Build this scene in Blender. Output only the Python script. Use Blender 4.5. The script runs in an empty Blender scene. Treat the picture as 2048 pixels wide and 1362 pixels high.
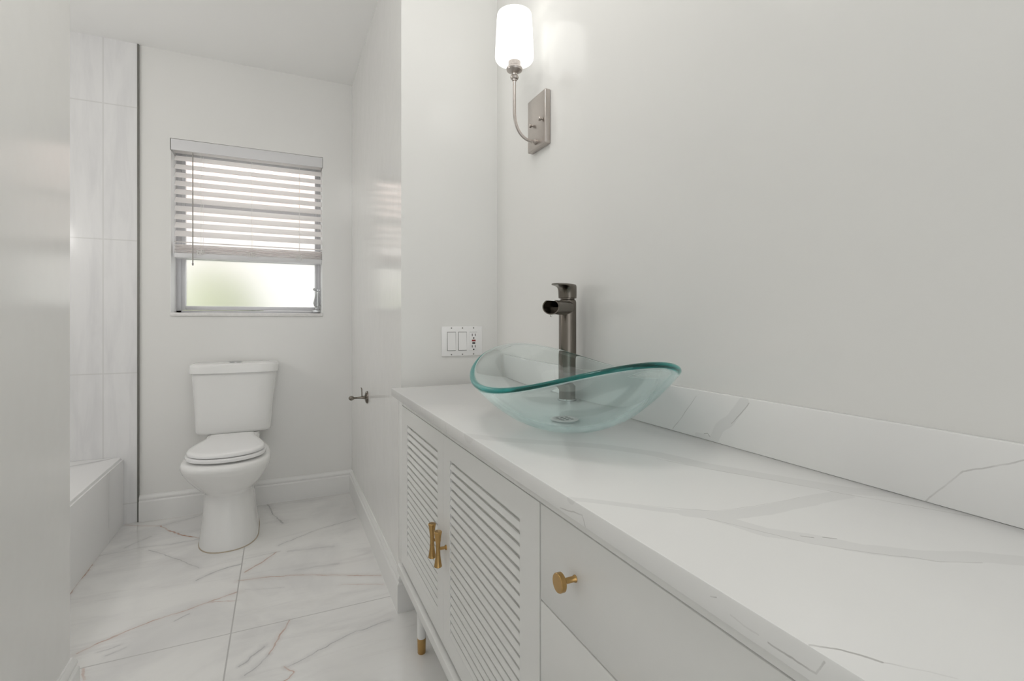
import bpy, bmesh, math, random
from mathutils import Vector, Matrix
random.seed(4)
S = bpy.context.scene
COL = S.collection
PI = math.pi

# ------------------------------------------------------------------ camera
cam = bpy.data.cameras.new('camera')
cam.sensor_width = 36.0
cam.lens = 992.9 / 2048 * 36.0
cam.shift_y = -41.3 / 2048
cam.clip_start = 0.02
co = bpy.data.objects.new('camera', cam)
co.location = (0, 0, 1.02)
co.rotation_euler = (PI / 2, 0, -math.radians(24.994))
COL.objects.link(co)
S.camera = co

# ------------------------------------------------------------------ world, lights, exposure
W = bpy.data.worlds.new('sky')
W.use_nodes = True
bg = W.node_tree.nodes['Background']
wn = W.node_tree
w_tc = wn.nodes.new('ShaderNodeTexCoord')
w_sep = wn.nodes.new('ShaderNodeSeparateXYZ')
w_map = wn.nodes.new('ShaderNodeMapRange')      # the sky is brightest beyond the window, on the sunny side
w_map.inputs['From Min'].default_value = -0.1
w_map.inputs['From Max'].default_value = 0.6
w_map.inputs['To Min'].default_value = 1.5
w_map.inputs['To Max'].default_value = 3.9
wn.links.new(w_tc.outputs['Generated'], w_sep.inputs[0])
wn.links.new(w_sep.outputs[1], w_map.inputs['Value'])
wn.links.new(w_map.outputs[0], bg.inputs[1])
bg.inputs[0].default_value = (0.98, 0.99, 1.0, 1)
S.world = W
S.view_settings.view_transform = 'Standard'
S.view_settings.look = 'None'
S.view_settings.gamma = 1
S.view_settings.use_curve_mapping = False
S.view_settings.exposure = -0.19


S.cycles.max_bounces = 56
S.cycles.transmission_bounces = 56
S.cycles.glossy_bounces = 56
S.cycles.diffuse_bounces = 10
S.cycles.sample_clamp_indirect = 40


def lamp(name, kind, loc, power, size, colr=(1, 0.975, 0.94)):
    L = bpy.data.lights.new(name, kind)
    if kind == 'AREA':
        L.shape = 'DISK'
        L.size = size
    else:
        L.shadow_soft_size = size
    L.energy = power
    L.color = colr
    o = bpy.data.objects.new(name, L)
    o.location = loc
    COL.objects.link(o)
    return o


# added fill light, out of view in the tub alcove, brightens the toilet room
lamp('alcove_fill_light', 'POINT', (-1.35, 2.05, 1.55), 8.0, 0.14)
# added fill light without a fixture, lifts the ceiling and vanity area
lamp('vanity_fill_light', 'POINT', (0.10, 0.95, 2.20), 8.5, 0.16)
# daylight on the garden, across the front of the window wall
sun = lamp('sun', 'SUN', (-6, 6, 6), 3.2, 0.0, (1, 0.96, 0.9))
sun.data.angle = math.radians(1)
sun.rotation_euler = (0, math.radians(-42), 0)

# ------------------------------------------------------------------ mesh helpers


class MB:
    def __init__(s):
        s.bm = bmesh.new()

    def box(s, x0, x1, y0, y1, z0, z1, bev=0.0, seg=2):
        m = Matrix.Translation(((x0 + x1) / 2, (y0 + y1) / 2, (z0 + z1) / 2)) @ Matrix.Diagonal((abs(x1 - x0), abs(y1 - y0), abs(z1 - z0), 1))
        g = bmesh.ops.create_cube(s.bm, size=1.0, matrix=m)
        if bev > 0:
            vs = g['verts']
            es = list({e for v in vs for e in v.link_edges})
            bmesh.ops.bevel(s.bm, geom=es, offset=bev, segments=seg, profile=0.5, affect='EDGES')
        return s

    def rings(s, rings, cap0=True, cap1=True, closed=True):
        """loft through rings of equal point count"""
        R = [[s.bm.verts.new(p) for p in r] for r in rings]
        n = len(R[0])
        for a, b in zip(R[:-1], R[1:]):
            for i in range(n if closed else n - 1):
                j = (i + 1) % n
                s.bm.faces.new((a[i], a[j], b[j], b[i]))
        if cap0:
            s.bm.faces.new(list(reversed(R[0])))
        if cap1:
            s.bm.faces.new(R[-1])
        return s

    def lathe(s, prof, origin, axis, seg=32, cap0=True, cap1=True):
        """prof: (distance along axis, radius)"""
        a = Vector(axis).normalized()
        t = Vector((1, 0, 0)) if abs(a.x) < 0.9 else Vector((0, 1, 0))
        u = a.cross(t).normalized()
        v = a.cross(u)
        o = Vector(origin)
        return s.rings([[o + a * d + (u * math.cos(2 * PI * k / seg) + v * math.sin(2 * PI * k / seg)) * max(r, 1e-5)
                         for k in range(seg)] for d, r in prof], cap0, cap1)

    def cyl(s, p0, p1, r0, r1=None, seg=24):
        r1 = r0 if r1 is None else r1
        p0 = Vector(p0)
        p1 = Vector(p1)
        return s.lathe([(0, r0), ((p1 - p0).length, r1)], p0, p1 - p0, seg)

    def tube(s, pts, r, seg=12):
        pts = [Vector(p) for p in pts]
        rr = r if isinstance(r, (list, tuple)) else [r] * len(pts)
        tan = []
        for i in range(len(pts)):
            a = pts[max(i - 1, 0)]
            b = pts[min(i + 1, len(pts) - 1)]
            tan.append((b - a).normalized())
        t0 = tan[0]
        ref = Vector((0, 0, 1)) if abs(t0.z) < 0.9 else Vector((1, 0, 0))
        u = t0.cross(ref).normalized()
        rings = []
        for p, t, q in zip(pts, tan, rr):
            u = (u - t * u.dot(t)).normalized()
            v = t.cross(u)
            rings.append([p + (u * math.cos(2 * PI * k / seg) + v * math.sin(2 * PI * k / seg)) * q for k in range(seg)])
        return s.rings(rings)

    def prism(s, poly, f0, f1):
        """poly of 2-D points mapped to 3-D by f0 (one end) and f1 (other end)"""
        return s.rings([[f0(p) for p in poly], [f1(p) for p in poly]])

    def sphere(s, c, r, seg=16):
        m = Matrix.Translation(c) @ Matrix.Scale(r, 4)
        bmesh.ops.create_uvsphere(s.bm, u_segments=seg, v_segments=seg // 2, radius=1, matrix=m)
        return s

    def build(s, name, mat, parent=None, loc=None, smooth=35.0):
        bm = s.bm
        bmesh.ops.recalc_face_normals(bm, faces=bm.faces)
        base = Vector(loc) if loc is not None else Vector((0, 0, 0))
        if parent is not None:
            base = base_of(parent)
        if base.length:
            bmesh.ops.translate(bm, verts=bm.verts, vec=-base)
        me = bpy.data.meshes.new(name)
        bm.to_mesh(me)
        bm.free()
        if smooth:
            for p in me.polygons:
                p.use_smooth = True
            me.set_sharp_from_angle(angle=math.radians(smooth))
        me.materials.append(mat)
        o = bpy.data.objects.new(name, me)
        COL.objects.link(o)
        if parent is not None:
            o.parent = parent
        else:
            o.location = base
        return o


def base_of(o):
    v = Vector(o.location)
    while o.parent:
        o = o.parent
        v = v + Vector(o.location)
    return v


def tag(o, label=None, cat=None, group=None, kind=None):
    if label:
        o['label'] = label
    if cat:
        o['category'] = cat
    if group:
        o['group'] = group
    if kind:
        o['kind'] = kind
    return o


def empty(name, loc, label=None, cat=None, group=None):
    o = bpy.data.objects.new(name, None)
    o.empty_display_size = 0.05
    o.location = loc
    COL.objects.link(o)
    return tag(o, label, cat, group)


def struct(o, label=None):
    o['kind'] = 'structure'
    if label:
        o['label'] = label
    return o


def bez(p0, p1, p2, p3, n):
    p0, p1, p2, p3 = map(Vector, (p0, p1, p2, p3))
    out = []
    for i in range(n + 1):
        t = i / n
        out.append(p0 * (1 - t) ** 3 + p1 * 3 * t * (1 - t) ** 2 + p2 * 3 * t * t * (1 - t) + p3 * t ** 3)
    return out


# ------------------------------------------------------------------ materials


def mat(name, color, rough=0.5, metal=0.0, spec=0.5, noise=0.0, nscale=40.0, coat=0.0):
    m = bpy.data.materials.new(name)
    m.use_nodes = True
    nt = m.node_tree
    b = nt.nodes['Principled BSDF']
    b.inputs['Roughness'].default_value = rough
    b.inputs['Metallic'].default_value = metal
    b.inputs['Specular IOR Level'].default_value = spec
    b.inputs['Coat Weight'].default_value = coat
    # every material is procedural: a faint noise varies its colour and gloss
    tc = nt.nodes.new('ShaderNodeTexCoord')
    n = nt.nodes.new('ShaderNodeTexNoise')
    n.inputs['Scale'].default_value = nscale
    n.inputs['Detail'].default_value = 3
    nt.links.new(tc.outputs['Object'], n.inputs['Vector'])
    mx = nt.nodes.new('ShaderNodeMix')
    mx.data_type = 'RGBA'
    k = noise
    mx.inputs[6].default_value = (*[c * (1 - k) for c in color], 1)
    mx.inputs[7].default_value = (*[min(1, c * (1 + k)) for c in color], 1)
    nt.links.new(n.outputs['Fac'], mx.inputs[0])
    nt.links.new(mx.outputs[2], b.inputs['Base Color'])
    return m


def wall_paint(name, color, rough=0.42, bump=0.02):
    m = mat(name, color, rough, noise=0.012, nscale=2.5)
    nt = m.node_tree
    b = nt.nodes['Principled BSDF']
    tc = nt.nodes.new('ShaderNodeTexCoord')
    n = nt.nodes.new('ShaderNodeTexNoise')
    n.inputs['Scale'].default_value = 9
    n.inputs['Detail'].default_value = 2
    nt.links.new(tc.outputs['Object'], n.inputs['Vector'])
    bp = nt.nodes.new('ShaderNodeBump')
    bp.inputs['Strength'].default_value = bump
    bp.inputs['Distance'].default_value = 0.05
    nt.links.new(n.outputs['Fac'], bp.inputs['Height'])
    nt.links.new(bp.outputs['Normal'], b.inputs['Normal'])
    return m


def seg_group():
    g = bpy.data.node_groups.new('segment_distance', 'ShaderNodeTree')
    I = g.interface
    I.new_socket('P', in_out='INPUT', socket_type='NodeSocketVector')
    I.new_socket('A', in_out='INPUT', socket_type='NodeSocketVector')
    I.new_socket('B', in_out='INPUT', socket_type='NodeSocketVector')
    I.new_socket('D', in_out='OUTPUT', socket_type='NodeSocketFloat')
    gi = g.nodes.new('NodeGroupInput')
    go = g.nodes.new('NodeGroupOutput')

    def vm(op, a, b=None):
        n = g.nodes.new('ShaderNodeVectorMath')
        n.operation = op
        g.links.new(a, n.inputs[0])
        if b is not None:
            g.links.new(b, n.inputs[1])
        return n
    ap = vm('SUBTRACT', gi.outputs['P'], gi.outputs['A']).outputs[0]
    ab = vm('SUBTRACT', gi.outputs['B'], gi.outputs['A']).outputs[0]
    d1 = vm('DOT_PRODUCT', ap, ab).outputs['Value']
    d2 = vm('DOT_PRODUCT', ab, ab).outputs['Value']
    dv = g.nodes.new('ShaderNodeMath')
    dv.operation = 'DIVIDE'
    dv.use_clamp = True
    g.links.new(d1, dv.inputs[0])
    g.links.new(d2, dv.inputs[1])
    sc = g.nodes.new('ShaderNodeVectorMath')
    sc.operation = 'SCALE'
    g.links.new(ab, sc.inputs[0])
    g.links.new(dv.outputs[0], sc.inputs['Scale'])
    e = vm('SUBTRACT', ap, sc.outputs[0]).outputs[0]
    ln = vm('LENGTH', e).outputs['Value']
    g.links.new(ln, go.inputs['D'])
    return g


SEG = seg_group()


class Nodes:
    def __init__(s, m):
        s.m = m
        s.nt = m.node_tree
        s.b = s.nt.nodes['Principled BSDF']

    def math(s, op, a, b=None, clamp=False):
        n = s.nt.nodes.new('ShaderNodeMath')
        n.operation = op
        n.use_clamp = clamp
        for i, v in enumerate((a, b)):
            if v is None:
                continue
            if isinstance(v, (int, float)):
                n.inputs[i].default_value = v
            else:
                s.nt.links.new(v, n.inputs[i])
        return n.outputs[0]

    def noise(s, vec, scale, detail=3, rough=0.5, color=False, dist=0.0):
        n = s.nt.nodes.new('ShaderNodeTexNoise')
        n.inputs['Scale'].default_value = scale
        n.inputs['Detail'].default_value = detail
        n.inputs['Roughness'].default_value = rough
        n.inputs['Distortion'].default_value = dist
        s.nt.links.new(vec, n.inputs['Vector'])
        return n.outputs['Color' if color else 'Fac']

    def coords(s, off=(0, 0, 0)):
        tc = s.nt.nodes.new('ShaderNodeTexCoord')
        a = s.nt.nodes.new('ShaderNodeVectorMath')
        a.operation = 'ADD'
        s.nt.links.new(tc.outputs['Object'], a.inputs[0])
        a.inputs[1].default_value = off
        return a.outputs[0]

    def warp(s, vec, scale, amp, detail=3, mask=(1, 1, 1)):
        c = s.noise(vec, scale, detail, color=True)
        sub = s.nt.nodes.new('ShaderNodeVectorMath')
        sub.operation = 'SUBTRACT'
        s.nt.links.new(c, sub.inputs[0])
        sub.inputs[1].default_value = (0.5, 0.5, 0.5)
        sc = s.nt.nodes.new('ShaderNodeVectorMath')
        sc.operation = 'SCALE'
        s.nt.links.new(sub.outputs[0], sc.inputs[0])
        sc.inputs['Scale'].default_value = amp
        mk = s.nt.nodes.new('ShaderNodeVectorMath')       # keep the shift inside the plane of the slab
        mk.operation = 'MULTIPLY'
        s.nt.links.new(sc.outputs[0], mk.inputs[0])
        mk.inputs[1].default_value = mask
        ad = s.nt.nodes.new('ShaderNodeVectorMath')
        ad.operation = 'ADD'
        s.nt.links.new(vec, ad.inputs[0])
        s.nt.links.new(mk.outputs[0], ad.inputs[1])
        return ad.outputs[0]

    def ramp(s, v, lo, hi, a, b, smooth=True):
        n = s.nt.nodes.new('ShaderNodeMapRange')
        n.interpolation_type = 'SMOOTHSTEP' if smooth else 'LINEAR'
        n.inputs['From Min'].default_value = lo
        n.inputs['From Max'].default_value = hi
        n.inputs['To Min'].default_value = a
        n.inputs['To Max'].default_value = b
        s.nt.links.new(v, n.inputs['Value'])
        return n.outputs['Result']

    def mix(s, fac, a, b):
        n = s.nt.nodes.new('ShaderNodeMix')
        n.data_type = 'RGBA'
        for i, v in ((0, fac), (6, a), (7, b)):
            if isinstance(v, (int, float)):
                n.inputs[i].default_value = v
            elif isinstance(v, tuple):
                n.inputs[i].default_value = (*v, 1)
            else:
                s.nt.links.new(v, n.inputs[i])
        return n.outputs[2]

    def poly(s, P, pts):
        d = None
        for a, b in zip(pts[:-1], pts[1:]):
            g = s.nt.nodes.new('ShaderNodeGroup')
            g.node_tree = SEG
            s.nt.links.new(P, g.inputs['P'])
            g.inputs['A'].default_value = a
            g.inputs['B'].default_value = b
            d = g.outputs['D'] if d is None else s.math('MINIMUM', d, g.outputs['D'])
        return d

    def sep(s, vec):
        n = s.nt.nodes.new('ShaderNodeSeparateXYZ')
        s.nt.links.new(vec, n.inputs[0])
        return n.outputs

    def line(s, v, at, w):
        """1 on a straight joint where coordinate v equals at"""
        d = s.math('ABSOLUTE', s.math('SUBTRACT', v, at))
        return s.ramp(d, w * 0.5, w * 0.9, 1.0, 0.0)


RUST = (0.50, 0.27, 0.19)
GREY = (0.34, 0.34, 0.35)
WARM = (0.62, 0.55, 0.52)


def floor_material():
    m = mat('marble_floor_tile', (0.8, 0.8, 0.8), 0.13, spec=0.5)
    N = Nodes(m)
    c = N.coords()
    base = N.mix(N.ramp(N.noise(c, 2.1, 5, 0.6, dist=0.6), 0.40, 0.70, 0.0, 1.0), (0.86, 0.855, 0.84), (0.73, 0.725, 0.72))
    st = N.nt.nodes.new('ShaderNodeMapping')
    st.inputs['Rotation'].default_value = (0, 0, math.radians(-24))
    st.inputs['Scale'].default_value = (1.2, 7.0, 1.0)
    N.nt.links.new(c, st.inputs['Vector'])
    base = N.mix(N.ramp(N.noise(st.outputs[0], 1.7, 5, 0.65, dist=0.8), 0.50, 0.78, 0.0, 0.55), base, (0.66, 0.65, 0.645))
    base = N.mix(N.ramp(N.noise(c, 1.3, 3, 0.5), 0.55, 0.8, 0.0, 0.35), base, (0.82, 0.76, 0.72))
    w = N.warp(N.warp(c, 6.0, 0.034, 3, (1, 1, 0)), 30.0, 0.014, 4, (1, 1, 0))
    V = [  # points, half width, colour, strength, soft halo half width, halo strength
        ([(-.564, 1.936), (-.519, 1.971), (-.441, 2.016), (-.352, 2.048), (-.236, 2.091), (-.152, 2.122)], .0045, RUST, .70, .03, .25),
        ([(-.236, 2.091), (-.192, 2.078), (-.147, 2.061)], .003, RUST, .55, .02, .12),
        ([(-.702, 3.05), (-.538, 2.962)], .004, RUST, .40, .03, .2),
        ([(-.538, 2.962), (-.48, 2.87), (-.429, 2.808), (-.356, 2.725), (-.31, 2.688)], .006, (0.44, 0.22, 0.13), .85, .03, .25),
        ([(-.529, 2.673), (-.413, 2.543), (-.306, 2.392)], .004, GREY, .6, .03, .25),
        ([(-.298, 2.282), (-.216, 2.339), (-.15, 2.355)], .005, GREY, .6, .03, .3),
        ([(-.146, 2.215), (-.038, 2.193), (.117, 2.136), (.272, 2.064), (.363, 2.014)], .0035, RUST, .75, .03, .3),
        ([(-.126, 2.274), (-.072, 2.335), (-.021, 2.413)], .005, RUST, .6, .03, .25),
        ([(-.14, 2.399), (-.008, 2.415)], .004, GREY, .3, .02, .15),
        ([(-.008, 2.479), (.072, 2.53), (.172, 2.587), (.349, 2.654)], .004, GREY, .55, .03, .2),
        ([(-.13, 3.094), (-.07, 3.072), (-.051, 2.954), (.007, 2.738)], .006, GREY, .65, .04, .3),
        ([(.026, 1.845), (.017, 1.808), (-.01, 1.748), (-.034, 1.687)], .0035, RUST, .7, .02, .3),
        ([(-.034, 1.687), (-.064, 1.644), (-.094, 1.615)], .003, GREY, .5, .02, .3),
        ([(-.044, 1.736), (-.081, 1.701), (-.11, 1.665)], .004, GREY, .45, .02, .5),
        ([(.336, 1.705), (.194, 1.676), (.079, 1.626), (.018, 1.602)], .003, GREY, .6, .025, .3),
        ([(.013, 1.608), (.04, 1.576), (.026, 1.552), (.008, 1.543)], .003, RUST, .75, .015, .4),
        ([(.214, 2.009), (.357, 1.942)], .006, RUST, .25, .03, .15),
        ([(-.124, 2.126), (.011, 2.083)], .003, GREY, .25, .02, .1),
        ([(-.714, 2.701), (-.575, 2.716), (-.332, 2.698)], .004, GREY, .45, .03, .2),
        ([(-.638, 2.745), (-.556, 2.842)], .008, GREY, .3, .04, .2),
        ([(-.504, 1.915), (-.454, 1.936)], .006, GREY, .3, .02, .2),
        ([(-.476, 1.885), (-.431, 1.912)], .006, GREY, .3, .02, .2),
        ([(-.326, 2.009), (-.286, 2.039)], .004, GREY, .45, .015, .2),
        ([(-.511, 2.973), (-.38, 3.031)], .006, GREY, .3, .04, .2),
        ([(-.525, 1.843), (-.506, 1.782)], .005, RUST, .4, .015, .2),
        ([(-.713, 2.30), (-.7125, 2.45), (-.713, 2.70)], .0045, RUST, .75, .02, .3),
        ([(.056, 2.204), (.22, 2.191)], .01, GREY, .2, .04, .2),
        ([(.026, 2.399), (.208, 2.369)], .012, GREY, .2, .05, .2),
    ]
    brk = N.ramp(N.noise(c, 16, 3), 0.32, 0.62, 0.35, 1.0)
    col = base
    wv = N.ramp(N.noise(c, 11, 4, 0.65), 0.3, 0.7, 0.55, 1.7, False)
    for pts, hw, colr, st_, sw, ss in V:
        d = N.math('MULTIPLY', N.poly(w, [(x, y, 0) for x, y in pts]), wv)
        col = N.mix(N.ramp(d, 0, sw, ss, 0.0), col, WARM if colr is RUST else (0.56, 0.555, 0.555))
        f = N.math('MULTIPLY', N.ramp(d, hw * 0.35, hw, st_, 0.0), brk)
        col = N.mix(f, col, colr)
    x, y, z = N.sep(c)
    j = None
    for k in range(-2, 4):
        l = N.line(x, -0.1465 + 0.6 * k, 0.0032)
        j = l if j is None else N.math('MAXIMUM', j, l)
    for k in range(-2, 2):
        j = N.math('MAXIMUM', j, N.line(y, 1.8504 + 1.2 * k, 0.0032))
    col = N.mix(N.math('MULTIPLY', j, 0.75), col, (0.42, 0.41, 0.40))
    N.nt.links.new(col, N.b.inputs['Base Color'])
    N.nt.links.new(N.math('ADD', 0.12, N.math('MULTIPLY', j, 0.4)), N.b.inputs['Roughness'])
    return m


def quartz_material(name, off, bands, lines):
    m = mat(name, (0.84, 0.84, 0.83), 0.20)
    N = Nodes(m)
    c = N.coords(off)
    base = N.mix(N.ramp(N.noise(c, 3.0, 4), 0.35, 0.7, 0, 1), (0.85, 0.85, 0.84), (0.81, 0.81, 0.805))
    top = (1, 1, 0) if name == 'quartz_counter' else (0, 1, 1)
    w = N.warp(N.warp(c, 7.0, 0.016, 2, top), 45.0, 0.004, 3, top)
    we = N.warp(c, 60.0, 0.004, 3, (0, 1, 1))
    col = base
    mx = None
    for pts, hw in bands:
        d = N.poly(w, pts)
        f = N.ramp(d, hw * 0.85, hw, 1.0, 0.0)
        mx = f if mx is None else N.math('MAXIMUM', mx, f)
    if mx is not None:
        col = N.mix(N.math('MULTIPLY', mx, 0.46), col, (0.70, 0.70, 0.695))
    brk = N.ramp(N.noise(c, 30, 3), 0.35, 0.6, 0.45, 1.0)
    for pts, hw, st in lines:
        edge = max(p[2] for p in pts) < CT - 0.002
        d = N.poly(we if edge else w, pts)
        col = N.mix(N.math('MULTIPLY', N.ramp(d, hw * 0.4, hw, st, 0.0), brk), col, (0.34, 0.33, 0.315))
    N.nt.links.new(col, N.b.inputs['Base Color'])
    return m


def wall_tile_material():
    m = mat('white_wall_tile', (0.8, 0.8, 0.8), 0.12)
    N = Nodes(m)
    c = N.coords()
    mp = N.nt.nodes.new('ShaderNodeMapping')
    mp.inputs['Scale'].default_value = (11, 11, 1.6)
    N.nt.links.new(c, mp.inputs['Vector'])
    base = N.mix(N.ramp(N.noise(mp.outputs[0], 1.6, 4, 0.6, dist=0.5), 0.35, 0.75, 0, 1), (0.82, 0.82, 0.825), (0.745, 0.745, 0.755))
    x, y, z = N.sep(c)
    j = None
    for v, at in ((x, -0.792), (x, -1.097), (x, -1.402), (z, 0.0996), (z, 0.754), (z, 1.418), (z, 2.088)):
        l = N.line(v, at, 0.0042)
        j = l if j is None else N.math('MAXIMUM', j, l)
    col = N.mix(N.math('MULTIPLY', j, 0.6), base, (0.64, 0.64, 0.63))
    N.nt.links.new(col, N.b.inputs['Base Color'])
    return m


def translucent_mat(name, color, mixf=0.35, rough=0.5):
    m = mat(name, color, rough)
    nt = m.node_tree
    b = nt.nodes['Principled BSDF']
    t = nt.nodes.new('ShaderNodeBsdfTranslucent')
    t.inputs[0].default_value = (*color, 1)
    mx = nt.nodes.new('ShaderNodeMixShader')
    mx.inputs[0].default_value = mixf
    nt.links.new(b.outputs[0], mx.inputs[1])
    nt.links.new(t.outputs[0], mx.inputs[2])
    nt.links.new(mx.outputs[0], nt.nodes['Material Output'].inputs[0])
    return m


M = {}
CT, CB = 0.791, 0.766        # counter top and underside
M['wall'] = wall_paint('wall_paint', (0.80, 0.798, 0.782), 0.17)
M['ceiling'] = wall_paint('ceiling_paint', (0.91, 0.91, 0.90), 0.6)
M['trim'] = mat('trim_paint', (0.84, 0.84, 0.83), 0.3, noise=0.01)
M['floor'] = floor_material()
M['wtile'] = wall_tile_material()
M['darktrim'] = mat('dark_edge_trim', (0.20, 0.195, 0.18), 0.45, metal=0.6)
M['porcelain'] = mat('porcelain', (0.84, 0.84, 0.83), 0.07, noise=0.005)
M['seat'] = mat('toilet_seat_plastic', (0.86, 0.86, 0.86), 0.2)
M['acrylic'] = mat('tub_acrylic', (0.86, 0.86, 0.86), 0.12)
M['cab'] = mat('cabinet_paint', (0.80, 0.80, 0.785), 0.38, noise=0.008)
M['brass'] = mat('brushed_brass', (0.50, 0.32, 0.13), 0.19, metal=1.0, noise=0.12, nscale=120)
M['nickel'] = mat('brushed_nickel', (0.50, 0.46, 0.43), 0.30, metal=1.0, noise=0.05, nscale=200)
M['gun'] = mat('aged_nickel', (0.20, 0.18, 0.155), 0.24, metal=1.0, noise=0.06, nscale=60)
M['chrome'] = mat('dull_chrome', (0.55, 0.56, 0.56), 0.2, metal=1.0)
M['dark'] = mat('black_plastic', (0.015, 0.015, 0.015), 0.4)
M['red'] = mat('red_plastic', (0.28, 0.03, 0.025), 0.4)
M['plate'] = mat('switch_plastic', (0.88, 0.88, 0.88), 0.25)
M['screw'] = mat('screw_metal', (0.25, 0.25, 0.24), 0.4, metal=0.8)
M['alu'] = mat('window_aluminium', (0.62, 0.62, 0.64), 0.38, metal=0.35, noise=0.03)
M['slat'] = translucent_mat('blind_slat', (0.95, 0.935, 0.93), 0.66)
M['valance'] = mat('blind_valance', (0.73, 0.73, 0.745), 0.4)
M['cord'] = mat('blind_cord', (0.85, 0.85, 0.83), 0.7)
M['wand'] = mat('blind_wand', (0.36, 0.34, 0.33), 0.35)
M['sill'] = mat('marble_sill', (0.78, 0.77, 0.76), 0.2, noise=0.12, nscale=60)

# frosted pane
m = mat('frosted_glass', (0.97, 0.985, 0.975), 0.42)
m.node_tree.nodes['Principled BSDF'].inputs['Transmission Weight'].default_value = 1.0
m.node_tree.nodes['Principled BSDF'].inputs['IOR'].default_value = 1.35
M['frost'] = m

# basin glass: clear, with the green of thick glass coming from absorption
m = bpy.data.materials.new('basin_glass')
m.use_nodes = True
nt = m.node_tree
b = nt.nodes['Principled BSDF']
b.inputs['Base Color'].default_value = (1, 1, 1, 1)
b.inputs['Roughness'].default_value = 0.0
b.inputs['IOR'].default_value = 1.45
b.inputs['Transmission Weight'].default_value = 1.0
va = nt.nodes.new('ShaderNodeVolumeAbsorption')
va.inputs['Color'].default_value = (0.10, 0.80, 0.785, 1)
va.inputs['Density'].default_value = 7.0
nt.links.new(va.outputs[0], nt.nodes['Material Output'].inputs['Volume'])
M['glass'] = m

# lit opal shade
m = mat('opal_lamp_glass', (0.9, 0.9, 0.88), 0.3)
b = m.node_tree.nodes['Principled BSDF']
b.inputs['Emission Color'].default_value = (1.0, 0.99, 0.965, 1)
b.inputs['Emission Strength'].default_value = 1.05
M['opal'] = m

# ------------------------------------------------------------------ room shell
H = 2.411
WALLX, LX, RX = 0.75, -0.50, 0.384
YB, YS, YL = 3.077, 1.744, 1.668
Y0 = -1.6
struct(MB().box(-1.67, 0.90, Y0, YB + 0.21, -0.12, 0).build('floor', M['floor'], smooth=0), 'polished white marble tile floor with rust and grey veins')
struct(MB().box(-1.67, 0.90, Y0, YB + 0.21, H, H + 0.12).build('ceiling', M['ceiling'], smooth=0), 'plain white ceiling')
struct(MB().box(WALLX, 0.90, Y0, YS, 0, H).build('wall_right', M['wall'], smooth=0), 'pale wall behind the vanity, with the sconce')
struct(MB().box(RX, 0.90, YS, YB, 0, H).build('wall_partition', M['wall'], smooth=0), 'wall block beside the toilet ending at the vanity')
mb = MB()
mb.box(LX - 0.12, LX, Y0, YL, 0, H)
mb.box(-1.55, LX - 0.12, YL - 0.12, YL, 0, H)
struct(mb.build('wall_left', M['wall'], smooth=0), 'near wall end at the left edge of the picture')
struct(MB().box(-1.67, -1.55, YL - 0.12, YB, 0, H).build('wall_alcove', M['wtile'], smooth=0))
WX0, WX1, WZ0, WZ1 = -0.519, 0.223, 1.058, 1.963
mb = MB()
mb.box(-1.67, WX0, YB, YB + 0.21, 0, H)
mb.box(WX1, 0.90, YB, YB + 0.21, 0, H)
mb.box(WX0, WX1, YB, YB + 0.21, 0, 1.040)
mb.box(WX0, WX1, YB, YB + 0.21, WZ1, H)
struct(mb.build('wall_back', M['wall'], smooth=0), 'wall behind the toilet with the window')
struct(MB().box(-1.55, -0.655, YB - 0.011, YB, 0, H).build('wall_tile', M['wtile'], smooth=0), 'column of large white wall tiles above the tub')
struct(MB().box(-0.655, -0.648, YB - 0.013, YB, 0, H).build('trim_1', M['darktrim'], smooth=0), 'thin dark edge trim of the wall tile')


def baseboard(name, path, label):
    prof = [(0.0, 0.0), (0.016, 0.0), (0.016, 0.098), (0.0135, 0.102), (0.0095, 0.104), (0.0095, 0.107), (0.0125, 0.111),
            (0.0125, 0.117), (0.010, 0.123), (0.0055, 0.128), (0.0045, 0.132), (0.0, 0.132)]
    n = len(path)
    mit = []
    for i in range(n):
        ns = []
        for a, b in ((i - 1, i), (i, i + 1)):
            if a >= 0 and b < n:
                d = (Vector(path[b]) - Vector(path[a])).normalized()
                ns.append(Vector((d.y, -d.x)))
        if len(ns) == 1:
            mit.append(ns[0])
        else:
            h = (ns[0] + ns[1])
            mit.append(h / (1 + ns[0].dot(ns[1])))
    rings = [[(p[0] + mv.x * o, p[1] + mv.y * o, z) for o, z in prof] for p, mv in zip(path, mit)]
    return struct(MB().rings(rings).build(name, M['trim'], smooth=20), label)


baseboard('baseboard_back', [(-0.648, YB), (RX, YB)], 'white baseboard below the window behind the toilet')
baseboard('baseboard_right', [(RX, YB - 0.016), (RX, YS), (WALLX, YS)], 'white baseboard along the right wall of the toilet room')
baseboard('baseboard_left', [(LX, Y0), (LX, YL), (-0.70, YL)][::1], 'white baseboard at the foot of the near left wall')

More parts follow.
